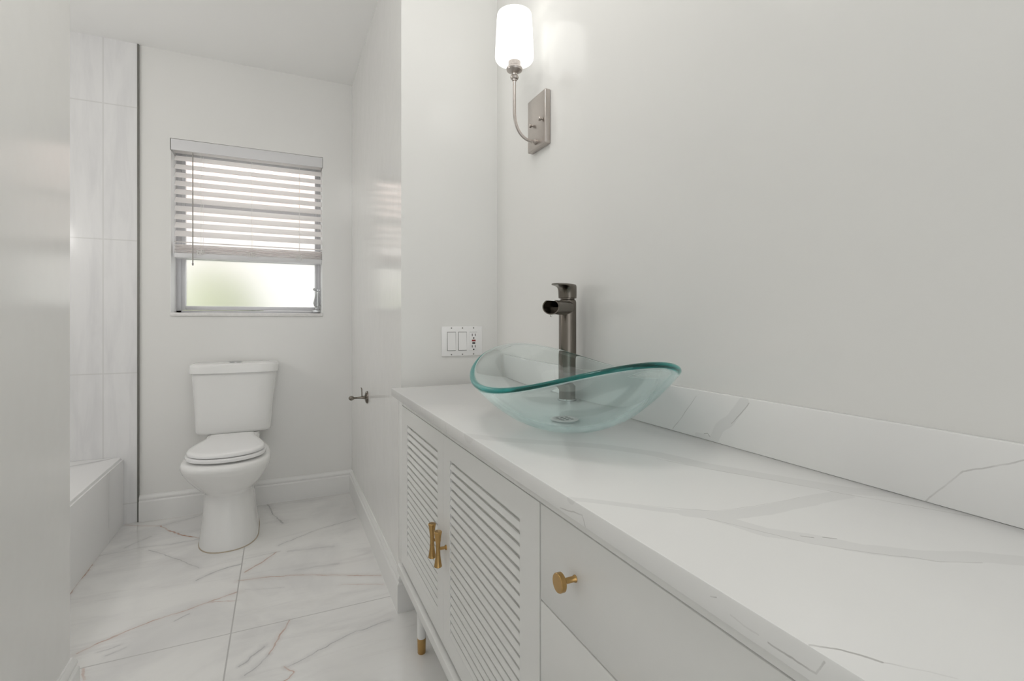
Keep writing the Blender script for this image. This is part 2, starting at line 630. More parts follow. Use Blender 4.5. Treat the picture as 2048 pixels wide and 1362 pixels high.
# ------------------------------------------------------------------ window
win = struct(empty('window_1', (-0.148, 3.228, WZ0)), 'aluminium awning window with frosted panes')
FY0, FY1 = 3.228, 3.262
mb = MB()
fw = 0.028
mb.box(WX0, WX0 + fw, FY0, FY1, WZ0, WZ1, 0.002)
mb.box(WX1 - fw + 0.004, WX1, FY0, FY1, WZ0, WZ1, 0.002)
mb.box(WX0, WX1, FY0, FY1, WZ0, WZ0 + 0.014, 0.002)
mb.box(WX0, WX1, FY0, FY1, WZ1 - 0.03, WZ1, 0.002)
mb.build('window_frame', M['alu'], win)
px0, px1 = -0.471, 0.187
zs = [(1.096, 1.352), (1.388, 1.625), (1.662, 1.915)]
for z0, z1 in zs:
    s = MB()
    lo = z0 - 0.022
    hi = z1 + 0.015
    s.box(px0 - 0.02, px0, FY0 - 0.006, FY1 - 0.006, lo, hi, 0.002)
    s.box(px1, px1 + 0.012, FY0 - 0.006, FY1 - 0.006, lo, hi, 0.002)
    s.box(px0, px1, FY0 - 0.006, FY1 - 0.006, lo, z0, 0.002)
    s.box(px0, px1, FY0 - 0.006, FY1 - 0.006, z1, hi, 0.002)
    so = s.build('window_sash', M['alu'], win)
    MB().box(px0, px1, FY0 + 0.008, FY0 + 0.012, z0, z1).build('pane', M['frost'], so, smooth=0)
MB().box(WX0 + 0.001, WX1 - 0.001, YB - 0.010, FY1, 1.040, WZ0, 0.002).build('window_sill', M['sill'], win)
jl = MB()
jl.box(WX0, WX0 + 0.004, YB - 0.0008, FY0, WZ0, 1.900, 0.0008, 1)
jl.box(WX1 - 0.004, WX1, YB - 0.0008, FY0, WZ0, 1.900, 0.0008, 1)
jl.build('jamb_liner', M['trim'], win)
# crank operator in the lower right corner of the frame
cy = FY0 - 0.006
ck = MB()
ck.box(0.172, 0.221, cy - 0.014, cy, 1.062, 1.080, 0.002)
ck.box(0.186, 0.221, cy - 0.022, cy, 1.080, 1.105, 0.004)
ck.box(0.197, 0.206, cy - 0.030, cy - 0.020, 1.085, 1.190, 0.002)
ck.box(0.207, 0.2115, cy - 0.026, cy - 0.016, 1.085, 1.190, 0.001)
cko = ck.build('crank', M['chrome'], win)
ch = MB()
ch.tube([(0.196, cy - 0.030, 1.100), (0.185, cy - 0.040, 1.104), (0.180, cy - 0.042, 1.120), (0.193, cy - 0.040, 1.188), (0.188, cy - 0.046, 1.198)], [0.005, 0.005, 0.0045, 0.004, 0.004], 10)
ch.cyl((0.193, cy - 0.036, 1.195), (0.180, cy - 0.052, 1.202), 0.0065, 0.0075, 12)
ch.cyl((0.200, cy - 0.03, 1.198), (0.200, cy - 0.012, 1.198), 0.005, 0.005, 12)
ch.cyl((0.212, cy - 0.03, 1.198), (0.212, cy - 0.012, 1.198), 0.004, 0.004, 12)
ch.build('crank_handle', M['chrome'], cko)

# ------------------------------------------------------------------ window blind
bl = empty('window_blind', (-0.148, 3.115, 1.93), 'white horizontal slat blind partly raised in the window above the toilet', 'blind')
bx0, bx1 = WX0 + 0.016, WX1 - 0.004
MB().box(WX0 + 0.004, WX1 - 0.003, YB - 0.0015, YB + 0.006, 1.903, WZ1 - 0.003, 0.0012).build('valance', M['valance'], bl)
MB().box(WX0 + 0.008, WX1 - 0.006, YB + 0.008, YB + 0.062, 1.9045, 1.955, 0.002).build('head_rail', M['slat'], bl)


def slat_bm(yc, z, tilt, w=0.050, th=0.0028):
    n = 8
    top, bot = [], []
    for i in range(n + 1):
        s = (i / n - 0.5) * w
        crown = 0.0022 * (1 - (2 * i / n - 1) ** 2)
        for lst, d in ((top, th / 2), (bot, -th / 2)):
            u, v = s, crown + d
            lst.append((yc + u * math.cos(tilt) - v * math.sin(tilt), z + u * math.sin(tilt) + v * math.cos(tilt)))
    poly = bot + top[::-1]
    return MB().prism(poly, lambda p: (bx0, p[0], p[1]), lambda p: (bx1, p[0], p[1]))


SY = YB + 0.036
pitch = 0.0440
zt = 1.872
for k in range(10):
    slat_bm(SY, zt - pitch * k, math.radians(41)).build('slat', M['slat'], bl, smooth=30)
slat_bm(SY, 1.430, math.radians(9)).build('slat', M['slat'], bl, smooth=30)
for k in range(6):
    slat_bm(SY + 0.002 * math.sin(k * 2.1), 1.377 + 0.0075 * k, math.radians(2)).build('slat', M['slat'], bl, smooth=30)
MB().box(bx0, bx1, SY - 0.026, SY + 0.026, 1.346, 1.371, 0.004).build('bottom_rail', M['valance'], bl)
for xs in (-0.383, -0.146, 0.0965):
    c = MB()
    c.tube([(xs, SY - 0.026, 1.37), (xs, SY - 0.026, 1.90)], 0.0009, 6)
    c.tube([(xs + 0.004, SY + 0.026, 1.37), (xs + 0.004, SY + 0.026, 1.90)], 0.0009, 6)
    c.build('ladder_cord', M['cord'], bl)
    t = MB()
    rnd = random.Random(int(xs * 1000))
    for q in range(5):
        p = []
        cx, cz = xs + rnd.uniform(-0.010, 0.010), 1.375 + rnd.uniform(-0.008, 0.008)
        a0 = rnd.uniform(0, 6)
        rx, rz = rnd.uniform(0.010, 0.022), rnd.uniform(0.005, 0.014)
        for i in range(15):
            a = a0 + i / 14 * rnd.uniform(4.6, 4.8)
            p.append((cx + rx * math.cos(a), SY - 0.030 - 0.003 * math.sin(2 * a + q), cz + rz * math.sin(a) + 0.004 * math.sin(3 * a)))
        t.tube(p, 0.0013, 6)
    t.build('cord_loop', M['cord'], bl)
wd = MB()
wx = -0.418
wd.tube([(wx, YB + 0.002, 1.899), (wx, YB - 0.004, 1.885), (wx, YB - 0.004, 1.31)], 0.0028, 10)
wd.cyl((wx, YB - 0.004, 1.318), (wx, YB - 0.004, 1.306), 0.0045, 0.004, 12)
wd.build('tilt_wand', M['wand'], bl)

# ------------------------------------------------------------------ bathtub
tub = MB()
tx0, tx1, ty0, ty1, tz = -1.545, -0.718, YL + 0.005, YB - 0.0125, 0.337
tub_root = empty('bathtub', ((tx0 + tx1) / 2, (ty0 + ty1) / 2, 0), 'white built-in bathtub behind the left wall, beside the tiled column', 'bathtub')


def rrect(x0, x1, y0, y1, z, r, n=6):
    pts = []
    for cx, cy_, a0 in ((x1 - r, y1 - r, 0), (x0 + r, y1 - r, PI / 2), (x0 + r, y0 + r, PI), (x1 - r, y0 + r, 1.5 * PI)):
        for i in range(n + 1):
            a = a0 + i / n * PI / 2
            pts.append((cx + r * math.cos(a), cy_ + r * math.sin(a), z))
    return pts


b_ = 0.012
tub.rings([rrect(tx0, tx1, ty0, ty1, 0, 0.002), rrect(tx0, tx1, ty0, ty1, tz - b_, 0.002), rrect(tx0, tx1 - 0.003, ty0, ty1, tz - 0.004, 0.002),
           rrect(tx0, tx1 - b_, ty0, ty1, tz, 0.002), rrect(tx0 + 0.07, tx1 - 0.175, ty0 + 0.13, ty1 - 0.13, tz, 0.10),
           rrect(tx0 + 0.08, tx1 - 0.185, ty0 + 0.14, ty1 - 0.14, tz - 0.012, 0.10), rrect(tx0 + 0.13, tx1 - 0.24, ty0 + 0.22, ty1 - 0.25, 0.06, 0.08),
           rrect(tx0 + 0.18, tx1 - 0.28, ty0 + 0.28, ty1 - 0.30, 0.045, 0.06)])
tub.build('tub_body', M['acrylic'], tub_root, smooth=40)
ap = MB()
for y0_, y1_ in ((ty0, 2.8296), (2.8304, ty1 - 0.001)):
    ap.box(tx1 - 0.001, tx1 + 0.007, y0_, y1_, 0.0, tz - 0.014, 0.0006, 1)
ap.build('apron_tile', M['acrylic'], tub_root)

# ------------------------------------------------------------------ toilet
TC = -0.217
toi = empty('toilet', (TC, 2.72, 0), 'white two-piece toilet with closed lid under the window', 'toilet')


def egg(cx, cy_, hw, front, back, z, nf=2.0, nb=2.6, n=64):
    pts = []
    for i in range(n):
        t = 2 * PI * i / n
        c_, s_ = math.cos(t), math.sin(t)
        e = nb if s_ > 0 else nf
        x = hw * math.copysign(abs(c_) ** (2 / e), c_)
        y = (back - cy_) * abs(s_) ** (2 / e) if s_ > 0 else -(cy_ - front) * abs(s_) ** (2 / e)
        pts.append((cx + x, cy_ + y, z))
    return pts


bw = MB()
bw.rings([
    egg(TC, 2.68, .121, 2.506, 2.95, 0.0, 2.3, 4), egg(TC, 2.68, .1205, 2.506, 2.95, 0.012, 2.3, 4), egg(TC, 2.68, .116, 2.510, 2.95, 0.05, 2.3, 4),
    egg(TC, 2.68, .107, 2.517, 2.95, 0.12, 2.3, 4), egg(TC, 2.68, .101, 2.524, 2.95, 0.20, 2.3, 4), egg(TC, 2.68, .100, 2.524, 2.95, 0.235, 2.3, 4),
    egg(TC, 2.67, .104, 2.515, 2.94, 0.248, 2.3, 4), egg(TC, 2.65, .118, 2.490, 2.93, 0.264, 2.3, 3.5), egg(TC, 2.62, .138, 2.452, 2.92, 0.295, 2.3, 3),
    egg(TC, 2.59, .157, 2.415, 2.91, 0.330, 2.3, 3), egg(TC, 2.565, .170, 2.385, 2.90, 0.362, 2.3, 2.8), egg(TC, 2.555, .1755, 2.370, 2.90, 0.384, 2.3, 2.7),
    egg(TC, 2.555, .174, 2.369, 2.90, 0.398, 2.3, 2.7), egg(TC, 2.555, .170, 2.374, 2.89, 0.4055, 2.3, 2.7), egg(TC, 2.555, .155, 2.388, 2.88, 0.4105, 2.3, 2.7)])
bw.rings([egg(TC, 2.93, .10, 2.80, 3.05, 0.26, 4, 6), egg(TC, 2.93, .115, 2.80, 3.05, 0.38, 4, 6), egg(TC, 2.93, .118, 2.80, 3.05, 0.434, 4, 6), egg(TC, 2.93, .11, 2.806, 3.045, 0.441, 4, 6)])
bw.build('bowl', M['porcelain'], toi, smooth=60)


M['caulk'] = mat('aged_caulk', (0.48, 0.41, 0.32), 0.7, noise=0.3, nscale=30)
cb = MB()
cb.rings([egg(TC, 2.68, .1235, 2.5035, 2.952, 0.0, 2.3, 4), egg(TC, 2.68, .1232, 2.5038, 2.952, 0.0025, 2.3, 4), egg(TC, 2.68, .1205, 2.5065, 2.95, 0.0045, 2.3, 4)])
tag(cb.build('caulk_bead', M['caulk'], toi, smooth=40), 'brownish caulk line around the toilet foot')


def seat_outline(scale, inset, z, n=40):
    """egg-shaped seat outline, widest near the front, narrow at the hinge"""
    yf, yw, yh = 2.392, 2.545, 2.850
    hw, hh = 0.158, 0.102
    L, Rr = [], []
    for i in range(n + 1):
        t = i / n
        if t < 0.5:
            a = (t / 0.5) * PI / 2
            y = yw - (yw - yf) * math.cos(a) ** 0.92
            w = hw * math.sin(a) ** 0.92
        else:
            q = (t - 0.5) / 0.5
            y = yw + (yh - yw) * q
            w = hw - (hw - hh) * (0.5 - 0.5 * math.cos(PI * q)) ** 0.9
        w = max(w - inset, 0.0)
        y = y + inset * (1 if t < 0.5 else 0) * math.cos(min(t / 0.5, 1) * PI / 2) - inset * (1 if t > 0.97 else 0)
        Rr.append((TC + w, y, z))
        L.append((TC - w, y, z))
    return Rr[1:] + L[1:][::-1] + [(TC, Rr[0][1], z)]


st = MB()
st.rings([seat_outline(1, 0.006, 0.419), seat_outline(1, 0.001, 0.422), seat_outline(1, 0.0, 0.428), seat_outline(1, 0.001, 0.4335), seat_outline(1, 0.006, 0.4360)])
st.build('seat', M['seat'], toi, smooth=50)
ld = MB()
ld.rings([seat_outline(1, 0.012, 0.4390), seat_outline(1, 0.007, 0.4405), seat_outline(1, 0.006, 0.446), seat_outline(1, 0.008, 0.452), seat_outline(1, 0.014, 0.4552),
          seat_outline(1, 0.03, 0.4566), seat_outline(1, 0.07, 0.4572)])
ldo = ld.build('lid', M['seat'], toi, smooth=50)
for sx in (-1, 1):
    hb = MB()
    hb.box(TC + sx * 0.075 - 0.022, TC + sx * 0.075 + 0.022, 2.812, 2.850, 0.432, 0.4475, 0.004)
    hb.build('hinge', M['seat'], toi)
tk = MB()
tk.rings([egg(TC, 2.97, .160, 2.894, 3.04, 0.444, 6, 9), egg(TC, 2.97, .169, 2.882, 3.05, 0.4495, 5, 9), egg(TC, 2.97, .172, 2.878, 3.055, 0.46, 4.5, 9),
          egg(TC + .003, 2.97, .180, 2.868, 3.06, 0.60, 4.5, 9), egg(TC + .006, 2.97, .193, 2.858, 3.06, 0.753, 4.5, 9)])
tk.build('tank', M['porcelain'], toi, smooth=50)
tl = MB()
cx_ = TC + .006
tl.rings([egg(cx_, 2.965, .196, 2.852, 3.062, 0.752, 4.5, 9), egg(cx_, 2.965, .203, 2.845, 3.066, 0.754, 4.5, 9), egg(cx_, 2.965, .203, 2.845, 3.066, 0.785, 4.5, 9),
          egg(cx_, 2.965, .2005, 2.848, 3.064, 0.793, 4.5, 9), egg(cx_, 2.965, .193, 2.855, 3.058, 0.7975, 4.5, 9), egg(cx_, 2.965, .16, 2.88, 3.04, 0.7995, 4, 6)])
tlo = tl.build('tank_lid', M['porcelain'], toi, smooth=50)
fb = MB()
fb.lathe([(0, .030), (.005, .030), (.008, .027), (.0085, .0)], (cx_, 2.945, .798), (0, 0, 1), 32)
fb.build('flush_button', M['chrome'], tlo)

# ------------------------------------------------------------------ robe hook on the right wall
hk = empty('robe_hook', (RX, 2.49, 0.643), 'brushed nickel robe hook on the right wall beside the toilet', 'hook')
MB().lathe([(0, .030), (.004, .030), (.008, .027), (.011, .020), (.013, .010)], (RX, 2.49, 0.643), (-1, 0, 0), 32).build('rosette', M['gun'], hk)
a = MB()
a.lathe([(.008, .012), (.016, .008), (.030, .0055), (.050, .0045), (.062, .0050), (.066, .008), (.070, .0105), (.0765, .0115), (.083, .0095), (.087, .005), (.0885, .0)], (RX, 2.49, 0.643), (-1, 0, 0), 20)
a.build('arm', M['gun'], hk)
MB().tube([(RX - .026, 2.49, .645), (RX - .0265, 2.49, .66), (RX - .027, 2.49, .685), (RX - .031, 2.49, .692)], [.0028, .0026, .0030, .0018], 12).build('prong', M['gun'], hk)

# ------------------------------------------------------------------ switch plate
sp = empty('switch_plate', (0.6075, YS, 0.9415), 'white wall plate with two rocker switches and a power outlet above the counter', 'switch plate')
PX0, PX1, PZ0, PZ1 = 0.529, 0.687, 0.887, 0.996
yp = YS - 0.006
MB().box(PX0, PX1, yp, YS, PZ0, PZ1, 0.0025).build('plate', M['plate'], sp)
gx = [0.5660, 0.6085, 0.6520]
zc = 0.9415
for i in (0, 1):
    w = MB()
    w.box(gx[i] - 0.0165, gx[i] + 0.0165, yp - 0.0006, yp + 0.001, zc - 0.0345, zc + 0.0345)
    ro = w.build('switch_frame', M['screw'], sp, smooth=0)
    k = MB()
    h = 0.0325
    sgn = 1
    prof = [(yp - 0.0008, zc - h), (yp - 0.0042, zc - h), (yp - 0.0028, zc), (yp - 0.0016, zc + h), (yp - 0.0008, zc + h)]
    k.prism(prof, lambda p: (gx[i] - 0.0152, p[0], p[1]), lambda p: (gx[i] + 0.0152, p[0], p[1]))
    k.build('rocker_switch', M['plate'], ro, smooth=15)
ou = MB().box(gx[2] - 0.0165, gx[2] + 0.0165, yp - 0.002, yp + 0.001, zc - 0.0345, zc + 0.0345, 0.001).build('outlet', M['plate'], sp)
yo = yp - 0.002
for zz in (zc + 0.0225, zc - 0.0200):
    for dx in (-0.006, 0.006):
        MB().box(gx[2] + dx - 0.0012, gx[2] + dx + 0.0012, yo - 0.0004, yo + 0.001, zz - 0.0045, zz + 0.0045).build('socket_slot', M['dark'], ou, smooth=0)
    MB().cyl((gx[2], yo + 0.001, zz - 0.0115), (gx[2], yo - 0.0004, zz - 0.0115), 0.0028, None, 16).build('socket_hole', M['dark'], ou, smooth=0)
tag(MB().box(gx[2] - 0.0072, gx[2] + 0.0072, yo - 0.0014, yo + 0.001, zc - 0.0015, zc + 0.0045, 0.0004).build('reset_button', M['red'], ou), 'red reset button')
tag(MB().box(gx[2] - 0.0058, gx[2] + 0.0058, yo - 0.0014, yo + 0.001, zc - 0.0105, zc - 0.005, 0.0004).build('test_button', M['dark'], ou), 'black test button')
MB().box(gx[2] - 0.0155, gx[2] + 0.013, yo - 0.0002, yo + 0.001, zc + 0.0325, zc + 0.0335).build('rating_mark', M['screw'], ou, smooth=0)
for g_ in gx:
    for zz in (zc + 0.0485, zc - 0.0485):
        MB().lathe([(0, .0026), (.0008, .0026), (.0014, .0014)], (g_, yp + 0.0001, zz), (0, -1, 0), 14).build('screw', M['screw'], sp)

# ------------------------------------------------------------------ vanity cabinet
FX = 0.3485
VY0, VY1 = -0.34, 1.64
van = empty('vanity_cabinet', (0.54, 0.65, 0), 'white vanity cabinet with louvered doors on brass-tipped legs', 'cabinet')
c = MB()
c.box(FX + 0.024, 0.735, VY0, VY1, 0.214, 0.234)          # bottom
c.box(FX + 0.024, 0.735, VY0, VY1, 0.745, CB - 0.001)      # top stretcher
c.box(0.725, 0.735, VY0, VY1, 0.234, 0.745)                # back
c.box(FX + 0.003, 0.725, VY1 - 0.018, VY1, 0.234, CB - 0.001)
c.box(FX + 0.003, 0.725, VY0, VY0 + 0.018, 0.234, CB - 0.001)
c.box(FX + 0.024, 0.725, 0.640, 0.660, 0.234, 0.745)
c.build('carcass', M['cab'], van, smooth=0)
f = MB()
f.box(FX + 0.001, FX + 0.024, 1.5765, VY1 - 0.003, 0.236, CB - 0.001, 0.0015)     # end stile
f.box(FX - 0.0005, FX + 0.024, VY0, 1.5765, 0.7505, CB - 0.001, 0.001)           # rail under the counter
f.build('face_frame', M['cab'], van)
MB().box(FX - 0.010, FX + 0.030, VY0, 1.600, 0.213, 0.240, 0.004).build('bottom_rail', M['cab'], van)


def louver_door(y0, y1, ly0, ly1, hy):
    z0, z1, lz0, lz1 = 0.2535, 0.7485, 0.2985, 0.7005
    x0, x1 = FX, FX + 0.020
    g = 0.0002
    d_ = MB()
    d_.box(x0, x1, y0 + g, ly0, z0, z1)
    d_.box(x0, x1, ly1, y1 - g, z0, z1)
    d_.box(x0, x1, ly0, ly1, z0, lz0)
    d_.box(x0, x1, ly0, ly1, lz1, z1)
    do = d_.build('door', M['cab'], van, smooth=0)
    lv = MB()
    n = 20
    p = (lz1 - lz0) / n
    for k in range(n):
        zt_ = lz1 - k * p
        prof = [(x0 + 0.0004, zt_ - p), (x0 + 0.0004, zt_ - p + 0.002), (x0 + 0.0030, zt_ - 0.0086), (x0 + 0.0060, zt_ - 0.0086), (x0 + 0.0034, zt_ - p)]
        lv.prism(prof, lambda q: (q[0], ly0, q[1]), lambda q: (q[0], ly1, q[1]))
    lv.box(x0 + 0.0155, x0 + 0.0195, ly0, ly1, lz0, lz1)  # white backing added to bounce light, so the louver gaps look lighter
    lv.build('louver_panel', M['cab'], do, smooth=0)
    hx, hz = 0.3285, 0.4925
    hd = MB()
    hd.lathe([(-.0415, .0), (-.0410, .0080), (-.0395, .0093), (-.030, .0076), (-.015, .0056), (0, .0049), (.015, .0056), (.030, .0076), (.0395, .0093), (.0410, .0080), (.0415, 0)],
             (hx, hy, hz), (0, 0, 1), 28, False, False)
    hd.cyl((hx, hy, hz), (FX - 0.001, hy, hz), 0.0036, 0.0036, 16)
    hd.cyl((FX - 0.0025, hy, hz), (FX + 0.001, hy, hz), 0.0055, 0.0058, 16)
    tag(hd.build('handle', M['brass'], do), 'brass hourglass handle')
    return do


louver_door(1.1310, 1.5745, 1.1796, 1.5033, 1.157)
louver_door(0.6510, 1.1308, 0.7181, 1.0825, 1.108)


def drawer(z0, z1, knobs):
    d_ = MB()
    d_.box(FX, FX + 0.020, VY0 + 0.02, 0.6475, z0, z1, 0.0012)
    do = d_.build('drawer', M['cab'], van)
    for ky, kz in knobs:
        kb = MB()
        kb.lathe([(-.001, .0050), (.0015, .0048), (.003, .0038), (.019, .0038), (.0195, .0112), (.0205, .0124), (.0265, .0124), (.0275, .0116), (.0276, .0)], (FX, ky, kz), (-1, 0, 0), 32, True, False)
        tag(kb.build('knob', M['brass'], do), 'round brass knob')


drawer(0.6075, 0.7485, [(0.552, 0.6825), (-0.225, 0.6825)])
drawer(0.4300, 0.6050, [(0.552, 0.5200), (-0.225, 0.5200)])
drawer(0.2535, 0.4275, [(0.552, 0.3400), (-0.225, 0.3400)])
for lx, ly in ((0.392, 1.497), (0.690, 1.497), (0.392, -0.20), (0.690, -0.20)):
    lg = MB().lathe([(0.046, .0128), (0.214, .0150)], (lx, ly, 0), (0, 0, 1), 28).build('leg', M['trim'], van)
    tag(MB().lathe([(0, .0118), (0.002, .0126), (0.0462, .0133), (0.0466, .0120)], (lx, ly, 0), (0, 0, 1), 28).build('leg_tip', M['brass'], lg), 'brass foot sleeve')

# ------------------------------------------------------------------ countertop and backsplash
CX0, CY1 = 0.3365, 1.68
ZT = CT
bands = [
    ([(.319, .949, ZT), (.381, .869, ZT), (.464, .802, ZT), (.524, .748, ZT), (.58, .665, ZT), (.603, .589, ZT), (.639, .516, ZT), (.67, .452, ZT), (.692, .412, ZT), (.721, .385, ZT), (.75, .36, ZT)], .017),
    ([(.300, .575, ZT), (.352, .531, ZT), (.403, .482, ZT), (.439, .446, ZT)], .0075),
    ([(.439, .446, ZT), (.471, .422, ZT), (.526, .41, ZT), (.608, .411, ZT), (.667, .406, ZT)], .014),
    ([(.451, .441, ZT), (.463, .403, ZT), (.474, .369, ZT), (.504, .34, ZT), (.529, .3, ZT), (.57, .264, ZT), (.609, .246, ZT), (.639, .222, ZT), (.70, .17, ZT)], .013)]
lines = [
    ([(.562, .639, ZT), (.588, .583, ZT), (.641, .482, ZT), (.671, .408, ZT), (.697, .357, ZT), (.728, .294, ZT)], .0012, .40),
    ([(.403, .492, ZT), (.471, .437, ZT), (.526, .425, ZT), (.608, .424, ZT)], .0009, .30),
    ([(.445, .425, ZT), (.49, .335, ZT), (.524, .294, ZT), (.548, .271, ZT), (.565, .254, ZT), (.598, .238, ZT)], .0010, .35),
    ([(.500, .347, ZT), (.508, .339, ZT)], .0014, .7), ([(.518, .335, ZT), (.527, .327, ZT)], .0013, .7),
    ([(.338, .227, ZT), (.353, .215, ZT), (.361, .205, ZT), (.367, .196, ZT)], .0013, .75),
    ([(.367, .196, ZT), (.384, .178, ZT), (.391, .169, ZT)], .0010, .3),
    ([(CX0, .26, .774), (CX0, .244, .774), (CX0, .223, .775), (CX0, .217, .786)], .0010, .55),
    ([(CX0, .316, .781), (CX0, .310, .784)], .0008, .5), ([(CX0, .295, .776), (CX0, .269, .775)], .0009, .15),
    ([(CX0, .570, .770), (CX0, .517, .780), (CX0, .510, .768)], .0012, .45),
    ([(CX0, 1.30, .784), (CX0, 1.285, .772)], .0014, .3), ([(CX0, 1.08, .786), (CX0, 1.07, .770)], .0014, .3),
]
cbase = Vector((0.54, 0.67, CB))
M['counter'] = quartz_material('quartz_counter', cbase, bands, lines)
ct = MB().box(CX0, WALLX - 0.0005, VY0, CY1, CB, CT, 0.0022, 2).build('countertop', M['counter'], None, cbase)
tag(ct, 'white quartz countertop with pale grey veins on the vanity cabinet', 'countertop')
BX = 0.735
bbase = Vector((0.742, 0.67, CT))
M['splash'] = quartz_material('quartz_backsplash', bbase,
    [([(BX, .617, .878), (BX, .645, .844), (BX, .67, .823), (BX, .685, .793)], .011), ([(BX, .725, .797), (BX, .69, .797)], .006)],
    [([(BX, .723, .873), (BX, .79, .795)], .0011, .4), ([(BX, .606, .877), (BX, .627, .853), (BX, .645, .836)], .0012, .5),
     ([(BX, .706, .803), (BX, .698, .806), (BX, .692, .801)], .0012, .8),
     ([(BX, .24, .872), (BX, .277, .853), (BX, .305, .838), (BX, .317, .824), (BX, .344, .794)], .0012, .42),
     ([(BX, 1.28, .875), (BX, 1.26, .80)], .0014, .3)])
bs = MB().box(BX, WALLX - 0.0005, VY0, CY1, CT + 0.0003, 0.883, 0.0012, 2).build('backsplash', M['splash'], None, bbase)
tag(bs, 'low white quartz backsplash strip along the wall behind the countertop', 'backsplash')

# ------------------------------------------------------------------ glass vessel basin
BQ = (0.5483, 0.911, 0.2791, 0.1857, 1.5174, 0.8908, 0.9488, 0.0035, -0.0064)
basin = empty('vessel_sink', (BQ[0], BQ[1], CT), 'clear green glass vessel sink with upswept ends on the countertop', 'sink')
ZB, TH = 0.7985, 0.0125
PW = 2.05


def mid(r, t):
    cx, cy_, a, b, ph, zl, zh, sk, t2 = BQ
    c_, s_ = math.cos(t), math.sin(t)
    zr = zl + (zh - zl) * c_ * c_ + sk * c_ + t2 * s_
    q = max(0.0, (r - 0.14) / 0.86)
    x, y = a * r * c_, b * r * s_
    return Vector((cx + x * math.cos(ph) - y * math.sin(ph), cy_ + x * math.sin(ph) + y * math.cos(ph), ZB + (zr - ZB) * q ** PW))


def nrm(r, t):
    e = 1e-3
    dr = mid(r + e, t) - mid(r - e, t)
    dt = mid(r, t + e) - mid(r, t - e)
    n_ = dr.cross(dt).normalized()
    return (n_ if n_.z > 0 else -n_), dr.normalized()


NT, NR = 160, 36
rings = []
ts = [2 * PI * k / NT for k in range(NT)]
rs = [0.03 + 0.97 * (k / NR) for k in range(NR + 1)]
for r in rs:                                   # outer skin, centre to rim
    rings.append([mid(r, t) - nrm(r, t)[0] * TH / 2 for t in ts])
for k in range(1, 9):                          # rounded rim
    a_ = -PI / 2 + PI * k / 9
    ring = []
    for t in ts:
        n_, d_ = nrm(1.0, t)
        ring.append(mid(1.0, t) + (n_ * math.sin(a_) + d_ * math.cos(a_)) * TH / 2)
    rings.append(ring)
for r in reversed(rs):                         # inner skin
    rings.append([mid(r, t) + nrm(r, t)[0] * TH / 2 for t in ts])
MB().rings(rings).build('bowl', M['glass'], basin, smooth=80)
dr = MB()
zi = ZB + TH / 2
dr.lathe([(0.0003, .031), (.0022, .031), (.0034, .028), (.0034, .0215), (.0026, .020), (.0026, .0)], (BQ[0], BQ[1], zi), (0, 0, 1), 40, True, False)
M['drain'] = mat('drain_steel', (0.56, 0.57, 0.57), 0.4, metal=0.6)
dro = dr.build('drain', M['drain'], basin)
dh = MB()
for i in range(-1, 2):
    for j in range(-1, 2):
        x_, y_ = BQ[0] + i * 0.0115, BQ[1] + j * 0.0115
        dh.box(x_ - 0.0030, x_ + 0.0030, y_ - 0.0030, y_ + 0.0030, zi + 0.0020, zi + 0.0031)
dh.build('drain_hole', M['dark'], dro, smooth=0)

# ------------------------------------------------------------------ faucet
FXc, FYc = 0.700, 1.148
fa = empty('faucet', (FXc, FYc, CT), 'tall dark nickel waterfall faucet behind the glass sink', 'faucet')
D = Vector((-0.83, -0.56, 0)).normalized()
Nn = Vector((-D.y, D.x, 0))
FC = Vector((FXc, FYc, 0))
b1 = MB()
b1.lathe([(CT, .0235), (1.0665, .0235), (1.072, .0222), (1.0745, .019), (1.078, .019)], FC, (0, 0, 1), 48)
b1.build('body', M['gun'], fa, smooth=30)
MB().lathe([(CT, .0275), (CT + .004, .0275), (CT + .006, .0255)], FC, (0, 0, 1), 48).build('base_ring', M['chrome'], fa)
spt = MB()
zc_, ro_, ri_, EX = 1.0530, 0.0198, 0.0174, 1.22


def upoly(ro, ri, top):
    """open-topped tube section: most of a circle, its top cut off flat"""
    h_ = top - zc_
    ao, ai = math.asin(h_ / ro), math.asin(h_ / ri)
    n_ = 36
    o_ = [(ro * math.cos(PI - ao + (PI + 2 * ao) * i / n_), zc_ + ro * math.sin(PI - ao + (PI + 2 * ao) * i / n_)) for i in range(n_ + 1)]
    i_ = [(ri * math.cos(PI - ai + (PI + 2 * ai) * i / n_), zc_ + ri * math.sin(PI - ai + (PI + 2 * ai) * i / n_)) for i in range(n_ + 1)]
    return o_ + i_[::-1]


def sp3(s_):
    return lambda p: FC + D * s_ + Nn * (p[0] * EX) + Vector((0, 0, p[1]))


spt.prism(upoly(ro_, ri_, 1.0690), sp3(0.012), sp3(0.100))
spt.prism([(-.0140, 1.0660), (.0140, 1.0660), (.0128, 1.0692), (-.0128, 1.0692)], sp3(0.0), sp3(0.045))
spt.prism([(ri_ * 1.02 * math.cos(PI + PI * i / 16), zc_ + ri_ * 1.02 * math.sin(PI + PI * i / 16)) for i in range(17)], sp3(0.015), sp3(0.046))
spt.build('spout', M['gun'], fa, smooth=30)
hd = MB()


def sup(s_, hw, z0, z1, k=0.006, n=24):
    """superellipse ring across the lever direction"""
    pts = []
    zc2, hh = (z0 + z1) / 2, (z1 - z0) / 2
    for i in range(n):
        t = 2 * PI * i / n
        c_, q_ = math.cos(t), math.sin(t)
        pts.append(FC + D * s_ + Nn * (hw * math.copysign(abs(c_) ** 0.6, c_)) + Vector((0, 0, zc2 + hh * math.copysign(abs(q_) ** 0.5, q_))))
    return pts


